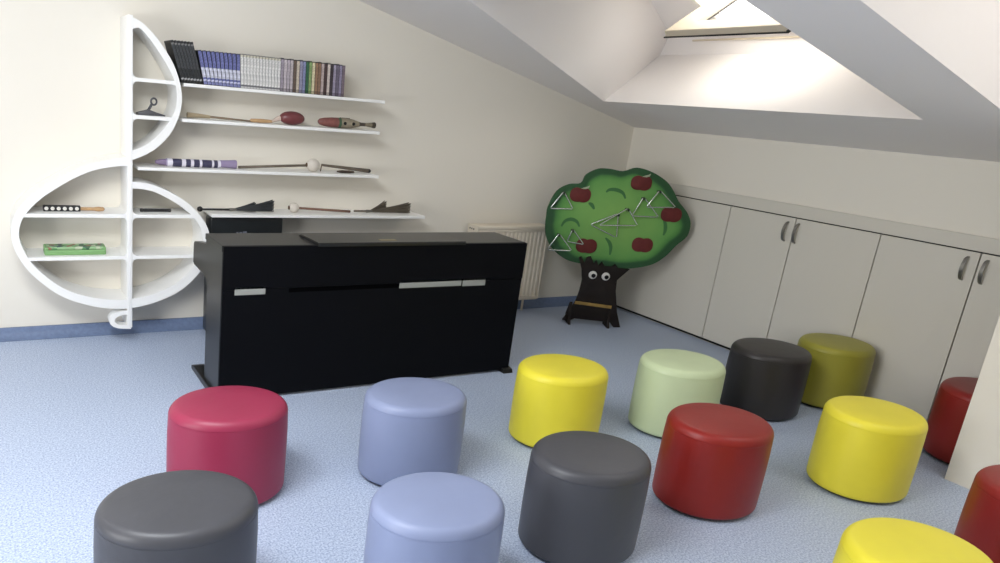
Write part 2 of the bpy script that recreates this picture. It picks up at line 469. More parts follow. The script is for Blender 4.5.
# ------------------------------------------------------------------ disc cases on the top shelf
def zmat(name, h, bands, **k):
    return ramp_mat(name, 2, [(0, bands[0][1])]+[(f*h, c) for f, c in bands[1:]]+[(h, bands[-1][1])], .4, **k)
DK = zmat('black_case', .188, [(0, (26, 27, 28)), (.07, (150, 150, 150)), (.11, (40, 42, 44)), (.34, (58, 60, 62)), (.9, (120, 120, 118)), (.94, (36, 36, 38))], noise=.35)
BL = zmat('blue_case', .156, [(0, (120, 124, 166)), (.1, (182, 184, 206)), (.15, (98, 102, 154)), (.21, (196, 197, 210)), (.50, (102, 106, 154)), (.95, (66, 66, 90))], noise=.3)
WH = zmat('white_case', .157, [(0, (200, 198, 196)), (.05, (110, 110, 112)), (.1, (214, 212, 208)), (.9, (196, 190, 170)), (.96, (120, 118, 116))], noise=.22)
BK_M = {}
def case(x, h, w, lean, m, label, group):
    # spine faces the room; the case rests on its lower left corner
    t = thing('disc_case', label, 'disc case', (x, YF+.012, ZS[0]), 0, group)
    t.rotation_euler = (0, -lean, 0)
    key = (round(h, 3), round(w, 4), m.name)
    if key not in BK_M:
        b1 = bmesh.new(); add_box(b1, (0, .0015, 0), (w, .135, h), .001)
        b2 = bmesh.new(); add_box(b2, (.0008, 0, .0015), (w-.0008, .0016, h-.0015), .0006)
        o1 = obj('case_shell', b1, M_DARK if m is not WH else mat('grey_case_edge', (120, 118, 114), .5), t)
        o2 = obj('spine', b2, m, t)
        BK_M[key] = (o1.data, o2.data)
    else:
        for nm, me_ in zip(('case_shell', 'spine'), BK_M[key]):
            o = bpy.data.objects.new(nm, me_); C.objects.link(o); o.parent = t
R = math.radians
x = .809
for i in range(7):
    case(x, .188, .0132, R(18-.3*i), DK, 'tall black disc case leaning at the left end of the top shelf', 'black disc cases'); x += .0132/math.cos(R(18))+.0002
x += .003
for i in range(10):
    case(x, .153, .0172, R(13-1.0*i), BL, 'blue and white disc case leaning among its row on the top shelf', 'blue and white disc cases'); x += .0172/math.cos(R(13-1.0*i))+.0003
x += .001
for i in range(13):
    case(x, .155, .0149, R(3.6-.2*i), WH, 'white disc case with small dark print, in the middle of the top shelf', 'white disc cases'); x += .0152
mixed = [((150, 140, 150), 'lilac-grey disc case'), ((186, 176, 180), 'pale pinkish disc case'), ((170, 160, 166), 'greyish pink disc case'), ((176, 166, 168), 'light mauve disc case'),
         ((100, 84, 74), 'narrow brown disc case'), ((190, 178, 160), 'beige disc case'), ((140, 138, 160), 'slate blue disc case'), ((128, 132, 166), 'dull blue disc case'),
         ((52, 98, 70), 'dark green disc case'), ((128, 152, 100), 'light green disc case'), ((206, 196, 160), 'cream disc case'), ((140, 110, 86), 'tan brown disc case'),
         ((132, 104, 84), 'chestnut brown disc case'), ((176, 160, 156), 'dusty pink disc case'), ((70, 52, 52), 'very dark brown disc case'), ((196, 184, 176), 'off-white narrow disc case'),
         ((60, 52, 58), 'blackish disc case'), ((150, 142, 160), 'lavender disc case'), ((104, 96, 112), 'dark mauve disc case'), ((140, 132, 154), 'greyish purple disc case'), ((118, 104, 112), 'brownish purple disc case')]
xe = at(344, 96, 1, YF+.012).x
wm = (xe-x)/len(mixed)
place = ['first of the mixed row after the white cases', 'second after the white cases', 'third after the white cases', 'fourth after the white cases', 'fifth after the white cases',
         'left of the slate blue one', 'right of the beige one', 'left of the dark green one', 'beside the light green one', 'right of the dark green one', 'right of the light green one',
         'right of the cream one', 'second brown after the cream one', 'right of the two brown ones', 'right of the dusty pink one', 'between two very dark ones', 'right of the off-white narrow one',
         'fourth from the right end', 'third from the right end', 'second from the right end', 'rightmost on the top shelf']
for i, (c, l) in enumerate(mixed):
    m = zmat('case_spine_%d' % i, .157, [(0, tuple(int(v*.8) for v in c)), (.1, c), (.85, tuple(min(255, int(v*1.08)) for v in c)), (.95, tuple(int(v*.55) for v in c))], noise=.18)
    case(x, .157-.002*(i % 3), wm-.0006, R(1.2), m, l+', '+place[i], 'mixed disc cases'); x += wm

# ------------------------------------------------------------------ instruments on the shelves
YM = 3.535
def sx(px, py): return at(px, py, 1, YM)
def root(name, label, cat, x, z, group=None): return thing(name, label, cat, (x, YM, z), 0, group)
# hand clapper with looped handle in the upper bow
x0 = sx(137, 117).x; x1 = sx(164, 117).x
t = root('hand_clapper', 'dark grey hand clapper with looped handle inside the clef bow', 'instrument', (x0+x1)/2, Z_B2)
h = (x1-x0)/2
obj('base_plate', prism([(-h, .0), (h, .0), (h, .006), (h*.35, .016), (-.01, .026), (-h*.45, .02), (-h, .010)], 1, -.03, .03, .003), mat('clapper_grey', (78, 78, 82), .4), t, 40)
bm = bmesh.new(); add_tube(bm, smooth_pts([(-.012, 0, .02), (-.003, 0, .036), (.004, 0, .050)], 4), .0065, 10)
lp = [(.014+.013*math.cos(a), 0, .063+.015*math.sin(a)) for a in [2*PI*i/18 for i in range(18)]]
add_tube(bm, lp, .0045, 8, True); obj('handle', bm, mat('clapper_grey', (78, 78, 82), .4), t, 60)
# long stick with woven end and the maraca
xa, xb = sx(187, 118).x, sx(252, 122).x
t = root('beater_stick', 'thin brown beater stick with frayed fibre end, left on the second shelf', 'instrument', xa, ZS[1])
L = xb-xa
obj('stick', rod((.03, 0, .017), (L, 0, .006), .0055, .0045), mat('drab_wood', (128, 112, 92), .6, var=.2), t, 60)
bm = bmesh.new()
for k in range(14):
    a = 2*PI*k/14; add_tube(bm, [(.11, .006*math.cos(a), .0135+.005*math.sin(a)), (.05, .009*math.cos(a), .016+.008*math.sin(a)), (0, .013*math.cos(a), .016+.011*math.sin(a))], .0028, 5)
obj('fibre_end', bm, mat('straw', (168, 152, 124), .8, var=.2), t, 60)
xm = sx(292, 117).x
t = root('maraca', 'dark red maraca with tan wooden handle on the second shelf', 'maraca', xm, ZS[1])
obj('head', ball((0, 0, .035), .068, .036, .0345, 24), mat('maroon_gloss', (114, 58, 60), .3, .5), t, 60)
xh = sx(250, 122).x - xm
obj('handle', lathe([(.004, 0), (.0085, .006), (.010, .05), (.008, .10), (.006, .115), (0, .117)], 14, aim((xh, 0, .0105), (xh+.12, 0, .012))), M_WOOD, t, 60)
bm = bmesh.new(); add_lathe(bm, [(.006, 0), (.008, .015), (.013, .042), (.012, .05)], 14, aim((xh+.112, 0, .012), (-.062, 0, .033))); obj('neck', bm, mat('bone_white', (206, 186, 172), .5), t, 60)
# fish guiro
xf0, xf1 = sx(318, 121).x, sx(375, 126).x
Lf = xf1-xf0
t = root('fish_guiro', 'fish-shaped wooden guiro with red head and green band', 'guiro', xf0, ZS[1])
GU = ramp_mat('guiro_paint', 0, [(0, (128, 78, 72)), (.33*Lf, (60, 92, 66)), (.375*Lf, (148, 138, 118)), (.70*Lf, (74, 66, 54)), (.81*Lf, (128, 118, 98)), (.93*Lf, (70, 60, 48)), (Lf, (70, 60, 48))], .5, noise=.12, nscale=60)
pf = [(0, .0), (.001, .007), (.008, .015), (.03, .021), (.07, .0255), (.13, .027), (.17, .024), (.20, .016), (.22, .0095), (.25, .009), (.275, .013), (.29, .016), (.295, .015), (.296, 0)]
kf = Lf/.296
bm = lathe([(r*1.0, tt*kf) for tt, r in pf], 24, aim((0, 0, .0285), (1, 0, .0285)))
obj('body', bm, GU, t, 50)
for tx in (.127, .172):
    hx = tx*kf; rr = .0262 if tx < .16 else .0228
    bm = lathe([(.0085, 0), (.0085, .0015), (.006, .003), (0, .003)], 14, aim((hx, -rr-.0005, .0285), (hx, -rr-.02, .0285))); obj('sound_hole', bm, M_GAP, t, 40)
bm = bmesh.new()
for k in range(5): add_box(bm, (.375*Lf+k*.012, -.008, .0525), (.375*Lf+k*.012+.004, .008, .0565), .001)
obj('ridge', bm, M_BROWN, t)
# striped purple tube
xa, xb = sx(155, 164).x, sx(236, 162).x; L = xb-xa
t = root('shaker_tube', 'purple shaker tube with white and navy stripes on the third shelf', 'instrument', xa, ZS[2])
WT, NV, PU = (226, 222, 232), (62, 60, 86), (152, 140, 170)
st = [(0, PU), (.14, WT), (.2, NV), (.31, WT), (.36, NV), (.42, WT), (.46, NV), (.53, WT), (.56, NV), (.68, WT), (.71, NV), (.755, WT), (.795, PU), (1, PU)]
r0 = .0190
obj('body', lathe([(r0*.75, .12*L), (r0*.97, .135*L), (r0, .16*L), (r0, .78*L), (r0*.96, .80*L)], 24, aim((0, 0, r0), (1, 0, r0))), ramp_mat('striped', 0, [(a*L, c) for a, c in st], .4), t, 50)
obj('mouth_end', lathe([(0, .0), (.008, .002), (.013, .02), (.016, .125*L)], 20, aim((0, 0, r0), (1, 0, r0))), mat('dull_purple', (128, 112, 140), .5), t, 50)
obj('flared_end', lathe([(r0*.93, .795*L), (r0*1.0, .88*L), (r0*1.06, .95*L), (r0*1.14, .985*L), (r0*1.12, L), (r0*.6, L)], 24, aim((0, 0, r0*1.14), (1, 0, r0*1.14))), mat('soft_purple', (148, 134, 166), .45), t, 50)
# mallet with white ball, third shelf
def mallet(label, xball, zsh, xend, rb, ms, grp='ball-headed mallets'):
    t = root('drum_mallet', label, 'mallet', xball, zsh, grp)
    s = 1 if xend > xball else -1
    bm = ball((0, 0, rb), rb*1.08, rb, rb, 22); obj('mallet_head', bm, mat('felt_white', (214, 206, 194), .8, var=.06, vscale=40), t, 60)
    d = xend-xball
    obj('stick', rod((-s*rb*.2, 0, rb), (d, .01, .0075), .0062, .0068), ms, t, 60)
    bm = lathe([(.011, 0), (.011, .003), (.006, .004), (0, .004)], 14, aim((-rb*1.03, 0, rb), (-rb*1.3, 0, rb)))
    obj('plug', bm, M_BROWN, t, 40)
mallet('white ball mallet with its stick pointing left, on the third shelf', sx(313, 165).x, ZS[2], sx(239, 164).x, .034, mat('grey_wood', (104, 94, 82), .6, var=.15))
xa, xb = sx(321, 166).x, sx(371, 170).x
t = root('rhythm_stick', 'dark tapered stick lying right of the white ball on the third shelf', 'stick', xa, ZS[2])
obj('shaft', rod((.015, .03, .034), (xb-xa, .03, .012), .006, .011), mat('grey_wood', (104, 94, 82), .6, var=.15), t, 60)
obj('tip', lathe([(.0105, 0), (.0105, .01), (.003, .02), (0, .02)], 12, aim((xb-xa-.004, .03, .0122), (xb-xa+.02, .03, .011))), M_DARK, t, 50)
bm = bmesh.new(); add_rod(bm, (.012, .03, .0), (.017, .03, .036), .003, .003, 8); obj('prop', bm, M_BROWN, t)
xa, xb = sx(335, 172).x, sx(353, 172).x
t = root('wood_block', 'small dark wooden piece under the tapered stick on the third shelf', 'instrument', xa, ZS[2])
bm = bmesh.new(); add_lathe(bm, [(0, 0), (.005, .004), (.008, .03), (.008, xb-xa-.03), (.005, xb-xa-.004), (0, xb-xa)], 14, aim((0, -.02, .0082), (1, -.02, .0082))); obj('body', bm, mat('dark_brown_wood', (70, 58, 48), .6), t, 60)
bm = bmesh.new(); add_box(bm, (.02, -.0285, .0075), (xb-xa-.02, -.027, .0095)); obj('slot', bm, M_GAP, t)
# wire brushes on the lowest shelf: handle, ferrule, fan of wires
def brush(label, xa, xb, split, zsh, m_wire, m_h, hh, fans, ball_end=True, y=0):
    L = xb-xa
    t = root('wire_brush', label, 'drum brush', xa, zsh, 'wire drum brushes')
    if ball_end: obj('end_ball', ball((0, y, .0135), .0145, .0135, .0135, 16), m_h, t, 60)
    obj('handle', rod((.012, y, .0125), (split*L, y, .012), .005, .0062), m_h, t, 60)
    obj('ferrule', rod((split*L-.02, y, .012), (split*L+.02, y, .013), .0082, .0065), mat('dull_metal', (120, 118, 112), .35, metal=.8), t, 60)
    for fx, z0, z1, yy in fans:
        bm = bmesh.new(); n = 34
        s0 = split*L+.012
        for k in range(n):
            f = k/(n-1)
            za = .009+.008*f; zb = z0+(z1-z0)*f
            add_tube(bm, [(s0, y+yy*.2, za), (s0+(fx*L-s0)*.5, y+yy*.6+.01*math.sin(k*1.7), za+(zb-za)*.45), (fx*L, y+yy+.016*math.sin(k*2.3), zb)], .0022, 5)
        obj('wire_fan', bm, m_wire, t, 60)
xa, xb = sx(200, 207).x, sx(272, 207).x
brush('black wire brush with wide fan on the lowest shelf, left end', xa, xb, .45, ZS[3], mat('black_wire', (58, 60, 62), .4), M_DARK, 0, [(.78, .004, .046, .03), (1.0, .008, .066, -.015)])
mallet('white ball mallet with brown stick pointing right, on the lowest shelf', sx(294, 207).x, ZS[3], sx(351, 211).x, .026, mat('reddish_wood', (124, 92, 78), .55, var=.15))
xa, xb = sx(352, 210).x, sx(408, 209).x
brush('brown-grey wire brush with two fans at the right end of the lowest shelf', xa, xb, .3, ZS[3], mat('brown_wire', (92, 84, 72), .45), mat('grey_wood', (104, 94, 82), .6), 0, [(.62, .02, .066, .03), (1.0, .006, .064, -.01)], False)
# jingle stick, dark rod and green tray in the ring
xa, xb = sx(43, 211).x, sx(106, 212).x; L = xb-xa
t = root('jingle_stick', 'black stick with white dots and pale wooden handle, left inside the clef ring', 'instrument', xa, Z_M)
bm = bmesh.new(); add_box(bm, (0, -.014, 0), (.585*L, .014, .026), .003); obj('bar', bm, M_DARK, t)
for k in range(6):
    cx = .05*L+k*.095*L
    bm = bmesh.new(); add_lathe(bm, [(.0085, 0), (.0085, .002), (.005, .004), (0, .004)], 16, aim((cx, -.0135, .0135), (cx, -.03, .0135))); obj('jingle', bm, mat('jingle_white', (222, 220, 212), .4), t, 40)
obj('handle', lathe([(.0075, 0), (.008, .06), (.011, .4*L-.03), (.009, .4*L-.006), (0, .42*L-.004)], 16, aim((.58*L, 0, .0115), (L, 0, .0112))), M_WOOD, t, 60)
xa, xb = sx(140, 212).x, sx(171, 212).x
t = root('short_rod', 'short black rod lying inside the clef ring, right of the stem', 'rod', xa, Z_M)
obj('shaft', rod((0, 0, .0085), (xb-xa, 0, .0085), .0075, .0075, 14), M_DARK, t, 60)
for ex in (.0, xb-xa-.014): obj('collar', rod((ex, 0, .0085), (ex+.014, 0, .0085), .0084, .0084, 14), mat('soot', (52, 50, 48), .5), t, 60)
xa, xb = sx(44, 256).x, sx(105, 256).x; L = xb-xa
t = root('pencil_box', 'green patterned box lying on the lower board of the clef ring', 'box', xa, Z_L)
GR = mat('leaf_green_plastic', (128, 172, 112), .5)
bm = bmesh.new(); add_box(bm, (0, -.045, 0), (L, .045, .024), .005); obj('tray', bm, GR, t)
m = bpy.data.materials.new('speckled_pattern'); m.use_nodes = True; nt = m.node_tree; b = nt.nodes['Principled BSDF']
tc = nt.nodes.new('ShaderNodeTexCoord'); vo = nt.nodes.new('ShaderNodeTexVoronoi'); vo.inputs['Scale'].default_value = 45
nt.links.new(tc.outputs['Object'], vo.inputs['Vector'])
sp = nt.nodes.new('ShaderNodeSeparateColor'); nt.links.new(vo.outputs['Color'], sp.inputs[0])
cr = nt.nodes.new('ShaderNodeValToRGB'); cr.color_ramp.interpolation = 'CONSTANT'; e = cr.color_ramp.elements
e[0].position = 0; e[0].color = lin((150, 186, 136)); e[1].position = .35; e[1].color = lin((70, 104, 70))
for p_, c_ in ((.55, (188, 200, 170)), (.7, (150, 110, 90)), (.8, (96, 150, 96)), (.92, (60, 80, 90))): q = e.new(p_); q.color = lin(c_)
nt.links.new(sp.outputs[0], cr.inputs[0]); nt.links.new(cr.outputs[0], b.inputs['Base Color'])
bm = bmesh.new(); add_box(bm, (.008, -.040, .024), (L-.008, .040, .038), .005)
lid = obj('patterned_lid', bm, m, t)
for ex in (.0, L-.018):
    bm = bmesh.new(); add_box(bm, (ex, -.043, .021), (ex+.018, .043, .037), .005); obj('end_clip', bm, GR, t)

# black instrument case standing behind the piano under the lowest shelf
t = thing('instrument_case', 'glossy black case standing at the wall behind the piano, under the lowest shelf', 'case', (1.13, 3.545, 0))
x0, x1 = .968-1.13, at(283, 228, 1, 3.50).x-1.13
bm = bmesh.new(); add_box(bm, (x0, -.045, .012), (x1, .045, .622), .012, 3); obj('shell', bm, mat('black_gloss_vinyl', (28, 32, 34), .3, .5), t, 40)
for fx in (x0+.06, x1-.06):
    obj('foot', lathe([(.016, 0), (.018, .004), (.016, .014)], 14, Matrix.Translation((fx, 0, 0))), M_DARK, t, 40)
bm = bmesh.new()
for k, (a, bb) in enumerate(((-.005, .006), (.012, .026), (.03, .05))): add_box(bm, (a-.02, -.0465, .535), (bb-.02, -.0445, .547+.003*(k == 2)), .0005)
obj('badge', bm, mat('worn_silver', (110, 112, 122), .4), t)

# ------------------------------------------------------------------ digital piano, its back to the room
PW, PH = 1.485, .655
t = thing('digital_piano', 'black digital piano standing with its back to the room', 'piano', (.795, 2.665, 0))
side = [(0.017, .012), (.229, .012), (.229, .440), (.245, .462), (.296, .474), (.45, .478), (.469, .486), (.466, .572), (.455, .583), (.262, .614), (.262, .632), (0.017, .632)]
for u0, u1 in ((0, .035), (PW-.035, PW)):
    obj('side_panel', prism(side, 0, u0, u1, .002), M_PIANO, t)
obj('top_board', box((-.003, .0165, .632), (PW+.003, .264, PH+.002), .002), M_PIANO, t)
obj('upper_back_panel', box((-.001, .0, .482), (PW+.001, .0165, PH+.001), .001), M_PANEL, t)
obj('lower_back_panel', box((.0, .002, .012), (PW, .0168, .4805), .001), M_PANEL, t)
bm = bmesh.new(); add_box(bm, (.034, .02, .470), (PW-.034, .45, .492), .002); obj('key_bed', bm, M_PIANO, t)
bm = bmesh.new(); add_prism(bm, [(.262, .60), (.462, .570), (.462, .495), (.262, .495)], 0, .036, PW-.036, .002); obj('key_lid', bm, M_PIANO, t)
bm = bmesh.new(); add_box(bm, (.28, .0005, .462), (.80, .006, .480), .001); obj('cable_slot', bm, mat('slot_black', (4, 4, 5), .9, .02), t)
# folded music rest on top
bm = bmesh.new(); add_prism(bm, [(-.016, PH), (.20, PH), (.20, PH+.008), (.18, PH+.013), (-.014, PH+.016), (-.018, PH+.010)], 0, .392, 1.118, .002); lidp = obj('music_rest', bm, M_PIANO, t)
bm = bmesh.new(); add_box(bm, (.70, .02, PH+.0148), (.78, .05, PH+.0165), .0005); obj('painted_gleam', bm, mat('tan_gleam', (150, 138, 104), .4, metal=.5), lidp)  # tan gleam on the rest, put in as a coloured strip
for k, (u0, u1, z0, z1) in enumerate(((.050, .178, .459, .490), (.803, 1.132, .459, .490), (1.140, 1.268, .456, .489))):
    bm = bmesh.new(); add_box(bm, (u0, -.0005, z0), (u1, .0035, z1), .0003)
    bmesh.ops.translate(bm, verts=bm.verts, vec=(0, .0005, 0)); obj('sticker', bm, M_STICK, t)
for u in (.086, 1.40):
    obj('screw', lathe([(.004, 0), (.004, .003), (.002, .005), (0, .005)], 12, aim((u, .0085, .437), (u, -.1, .437))), M_STEEL, t, 40)
for u0, u1 in ((-.012, .045), (PW-.045, PW+.012)):
    ft = [(-.022, 0), (.405, 0), (.405, .018), (.37, .026), (.02, .026), (-.015, .018)]
    obj('foot', prism(ft, 0, u0, u1, .002), M_PIANO, t)

# ------------------------------------------------------------------ radiator
RX0, RX1, RZ0, RZ1 = 2.622, 3.185, .085, .577
RYF, RYB = 3.535, 3.635
t = thing('radiator', 'cream panel radiator on the wall behind the piano', 'radiator', (RX0, YW, 0))
def rad(name, bm, m=M_RAD, sm=40):
    bmesh.ops.translate(bm, verts=bm.verts, vec=(-RX0, -YW, 0)); return obj(name, bm, m, t, sm)
for yy0, yy1, sgn in ((RYF+.004, RYF+.03, -1), (RYB-.03, RYB-.004, 1)):
    bm = bmesh.new(); n = 17; w = (RX1-RX0-.03)/n
    pts = [(RX0+.015, yy1)]
    for k in range(n):
        a = RX0+.015+k*w
        pts += [(a+.002, yy0+.008), (a+.3*w, yy0), (a+.7*w, yy0), (a+w-.002, yy0+.008)]
    pts += [(RX1-.015, yy1)]
    add_prism(bm, pts, 2, RZ0+.02, RZ1-.04); rad('ribbed_panel', bm)
bm = bmesh.new(); add_box(bm, (RX0+.012, RYF, RZ1-.045), (RX1-.012, RYF+.03, RZ1-.028), .003); rad('rail', bm)
bm = bmesh.new(); add_box(bm, (RX0+.012, RYF, RZ0), (RX1-.012, RYF+.03, RZ0+.024), .004); rad('rail', bm)
bm = bmesh.new(); add_box(bm, (RX0+.002, RYF-.004, RZ1-.03), (RX1-.002, RYB, RZ1-.006), .009, 3)
for k in range(26): add_box(bm, (RX0+.03+k*.021, RYF+.012, RZ1-.007), (RX0+.037+k*.021, RYB-.012, RZ1-.004))
rad('top_grille', bm)
for a in (RX0, RX1-.014):
    bm = bmesh.new(); add_box(bm, (a, RYF-.002, RZ0+.004), (a+.014, RYB, RZ1-.004), .006, 3); rad('end_panel', bm)
bm = bmesh.new()
for k in range(3): add_box(bm, (RX0-.0012, RYF+.03+k*.02, RZ1-.035), (RX0+.001, RYF+.038+k*.02, RZ1-.025))
rad('vent_slot', bm, M_GAP)
for a in (RX0+.12, RX1-.12):
    bm = bmesh.new(); add_box(bm, (a-.015, RYB-.004, RZ0+.08), (a+.015, YW-.0005, RZ1-.1), .002); rad('wall_bracket', bm)
for a in (3.05, 3.10):
    bm = bmesh.new(); add_tube(bm, [(a, 3.585, .0), (a, 3.585, .05), (a, 3.585, RZ0+.006)], .008, 10); rad('pipe', bm, M_RAD, 60)
bm = bmesh.new(); add_tube(bm, smooth_pts([(RX1+.004, 3.56, .13), (RX1+.02, 3.56, .16), (RX1+.022, 3.57, .3), (RX1+.012, 3.57, .45), (RX1-.004, 3.57, .5)], 5), .004, 8); rad('thermostat_line', bm, M_RAD, 60)

# ------------------------------------------------------------------ apple tree board with triangles
TP = Vector((3.225, 3.300, 0)); TD = Vector((.292, -.165, 0)).normalized(); TN = Vector((TD.y, -TD.x, 0))     # TN faces the room
T0 = TP + TD*.175
def tr(x, y, off=0):
    """photo point -> (u, z) on the board plane"""
    d = ray(x, y); q = CAM + d*(TN.dot(T0+TN*off-CAM)/TN.dot(d))
    return ((q-T0).dot(TD), q.z)
def tz(zx, zy, off=0): return tr(535+zx/3.218, 160+zy/3.218, off)
tree = thing('apple_tree_board', 'painted wooden apple tree with googly eyes standing in the corner', 'display board', T0, math.atan2(TD.y, TD.x))
# local frame: x = u, y = -normal (away from the room), z up
def flat(name, pts, y0, y1, m, par=tree, bev=.002):
    return obj(name, prism(pts, 1, y0, y1, bev), m, par, 50)
crown = [tz(*p) for p in [(33, 215), (36, 185), (42, 150), (70, 100), (110, 78), (148, 74), (165, 47), (205, 28), (245, 29), (285, 36), (330, 25), (380, 40), (425, 70), (448, 103), (462, 132), (490, 170), (501, 205), (490, 245), (455, 275), (420, 310), (380, 335), (330, 347), (270, 350), (225, 342), (170, 336), (140, 332), (100, 320), (60, 290), (38, 252)]]
crown = smooth_pts(crown, 4, True)
cx = sum(p[0] for p in crown)/len(crown); cz = sum(p[1] for p in crown)/len(crown)
def paint_mat():
    m = bpy.data.materials.new('crown_paint'); m.use_nodes = True; nt = m.node_tree; b = nt.nodes['Principled BSDF']; b.inputs['Roughness'].default_value = .55
    at_ = nt.nodes.new('ShaderNodeAttribute'); at_.attribute_name = 'rim'
    tc = nt.nodes.new('ShaderNodeTexCoord'); n = nt.nodes.new('ShaderNodeTexNoise'); n.inputs['Scale'].default_value = 7; n.inputs['Detail'].default_value = 4
    nt.links.new(tc.outputs['Object'], n.inputs['Vector'])
    ma = nt.nodes.new('ShaderNodeMath'); ma.operation = 'MULTIPLY_ADD'; ma.inputs[1].default_value = .35; nt.links.new(n.outputs['Fac'], ma.inputs[0]); nt.links.new(at_.outputs['Fac'], ma.inputs[2])
    cr = nt.nodes.new('ShaderNodeValToRGB'); e = cr.color_ramp.elements
    e[0].position = .12; e[0].color = lin((132, 182, 94)); e[1].position = 1.0; e[1].color = lin((38, 82, 46))
    for p_, c_ in ((.5, (108, 164, 84)), (.72, (84, 144, 70)), (.9, (50, 100, 54))): k = e.new(p_); k.color = lin(c_)
    nt.links.new(ma.outputs[0], cr.inputs[0]); nt.links.new(cr.outputs[0], b.inputs['Base Color'])
    return m
bm = bmesh.new(); lay = bm.verts.layers.float.new('rim')
def ringv(f, y, val):
    out = []
    for p in crown:
        v = bm.verts.new((cx+(p[0]-cx)*f, y, cz+(p[1]-cz)*f)); v[lay] = val; out.append(v)
    return out
fr = [(1.0, .012, .95), (1.0, .0, .95), (.995, -.004, .95), (.92, -.005, .88), (.86, -.005, .62), (.78, -.005, .40), (.5, -.005, .15), (.2, -.005, 0)]
rg = [ringv(*f) for f in fr]; n = len(crown)
for a, b_ in zip(rg, rg[1:]):
    for i in range(n): bm.faces.new((a[i], a[(i+1) % n], b_[(i+1) % n], b_[i]))
c0 = bm.verts.new((cx, -.005, cz))
for i in range(n): bm.faces.new((rg[-1][i], rg[-1][(i+1) % n], c0))
bm.faces.new(rg[0])
obj('crown', bm, paint_mat(), tree, 40)
M_TRUNK = mat('dark_brown_paint', (30, 23, 20), .6, .3, var=.15, vscale=20)
trunk = [tz(*p) for p in [(141, 312), (148, 309), (158, 330), (165, 312), (178, 308), (188, 332), (196, 322), (203, 338), (214, 326), (222, 340), (245, 342), (256, 333), (266, 346), (303, 350), (282, 368), (262, 385), (258, 420), (260, 455), (262, 490), (272, 536), (250, 537), (238, 520), (180, 514), (125, 508), (105, 516), (86, 512), (112, 478), (130, 450), (141, 420), (150, 385), (149, 350)]]
zmin = 0.0
trunk = [(u, max(z, .0)) for u, z in trunk]
flat('trunk', trunk, -.016, .0, M_TRUNK)
for p in ((105, 515), (226, 540)):
    u, _ = tz(*p)
    bm = bmesh.new(); add_prism(bm, [(-.055, 0), (.05, 0), (.05, .05), (.0, .13), (-.016, .14), (-.035, .04)], 0, u-.008, u+.008, .001)
    obj('support_foot', bm, M_TRUNK, tree)
M_APPLE = mat('apple_red_paint', (104, 44, 42), .55, .3, var=.12, vscale=30)
for k, (px, py, lf) in enumerate([(146, 112, 1), (342, 74, 1), (438, 176, 0), (345, 273, 0), (165, 276, 0)]):
    u, z = tz(px, py, .006); u2, _ = tz(px+34, py, .006); w = u2-u; hh = w*.74
    pts = []
    for i in range(28):
        a = 2*PI*i/28; c_, s_ = math.cos(a), math.sin(a)
        rr = 1/((abs(c_)**2.6+abs(s_)**2.6)**(1/2.6))
        pts.append((u+w*rr*c_, z+hh*rr*s_*(1-.18*math.exp(-(c_/.25)**2)*(1 if s_ > 0 else .5))))
    ap = flat('apple', pts, -.013, -.004, M_APPLE, tree, .003)
    if lf:
        pts = [(u-.002, z+hh*.82), (u+w*.22, z+hh*1.0), (u+w*.5, z+hh*1.12), (u+w*.72, z+hh*1.3), (u+w*.66, z+hh*.95), (u+w*.35, z+hh*.80)]
        flat('apple_leaf', pts, -.015, -.008, mat('pale_leaf', (168, 176, 150), .6), ap, .001)
M_SW = mat('mid_green_paint', (62, 116, 62), .6)
for P in ([(228, 103), (240, 95), (262, 96), (282, 106), (290, 124)], [(84, 213), (96, 196), (116, 190), (134, 198), (142, 214)], [(226, 250), (238, 264), (243, 282), (240, 305)], [(412, 190), (418, 205), (418, 225), (412, 242)], [(172, 138), (182, 144), (190, 158)]):
    W = [tz(*p) for p in P]; W = smooth_pts(W, 5); n_ = len(W); A, B = [], []
    for i, p in enumerate(W):
        a, b_ = W[max(0, i-1)], W[min(n_-1, i+1)]; d = Vector((b_[0]-a[0], b_[1]-a[1])).normalized(); wd = .004+.007*math.sin(PI*i/(n_-1))
        A.append((p[0]-d.y*wd, p[1]+d.x*wd)); B.append((p[0]+d.y*wd, p[1]-d.x*wd))
    flat('painted_swirl', A+B[::-1], -.0062, -.004, M_SW, tree, 0)
for px, py in ((186, 370), (228, 375)):
    u, z = tz(px, py, .018); u2, _ = tz(px+13.5, py, .018); r = u2-u
    ey = obj('eye', lathe([(r, 0), (r, .003), (r*.85, .007), (r*.5, .009), (0, .010)], 24, aim((u, -.015, z), (u, -.1, z))), mat('eye_white', (226, 224, 218), .3), tree, 60)
    obj('pupil', lathe([(r*.52, 0), (r*.52, .0022), (r*.3, .004), (0, .004)], 20, aim((u+r*.12, -.0225, z-r*.12), (u+r*.12, -.1, z-r*.12))), mat('pupil_black', (16, 16, 18), .2), ey, 60)
a, b_ = tz(128, 458, .018), tz(246, 474, .018)
dv = (Vector(b_)-Vector(a)); nv = Vector((-dv.y, dv.x)).normalized()*.0095
flat('mouth_strip', [(a[0]-nv.x, a[1]-nv.y), (b_[0]-nv.x, b_[1]-nv.y), (b_[0]+nv.x, b_[1]+nv.y), (a[0]+nv.x, a[1]+nv.y)], -.021, -.015, mat('mustard_wood', (158, 128, 66), .6, var=.2, vscale=40), tree, .001)
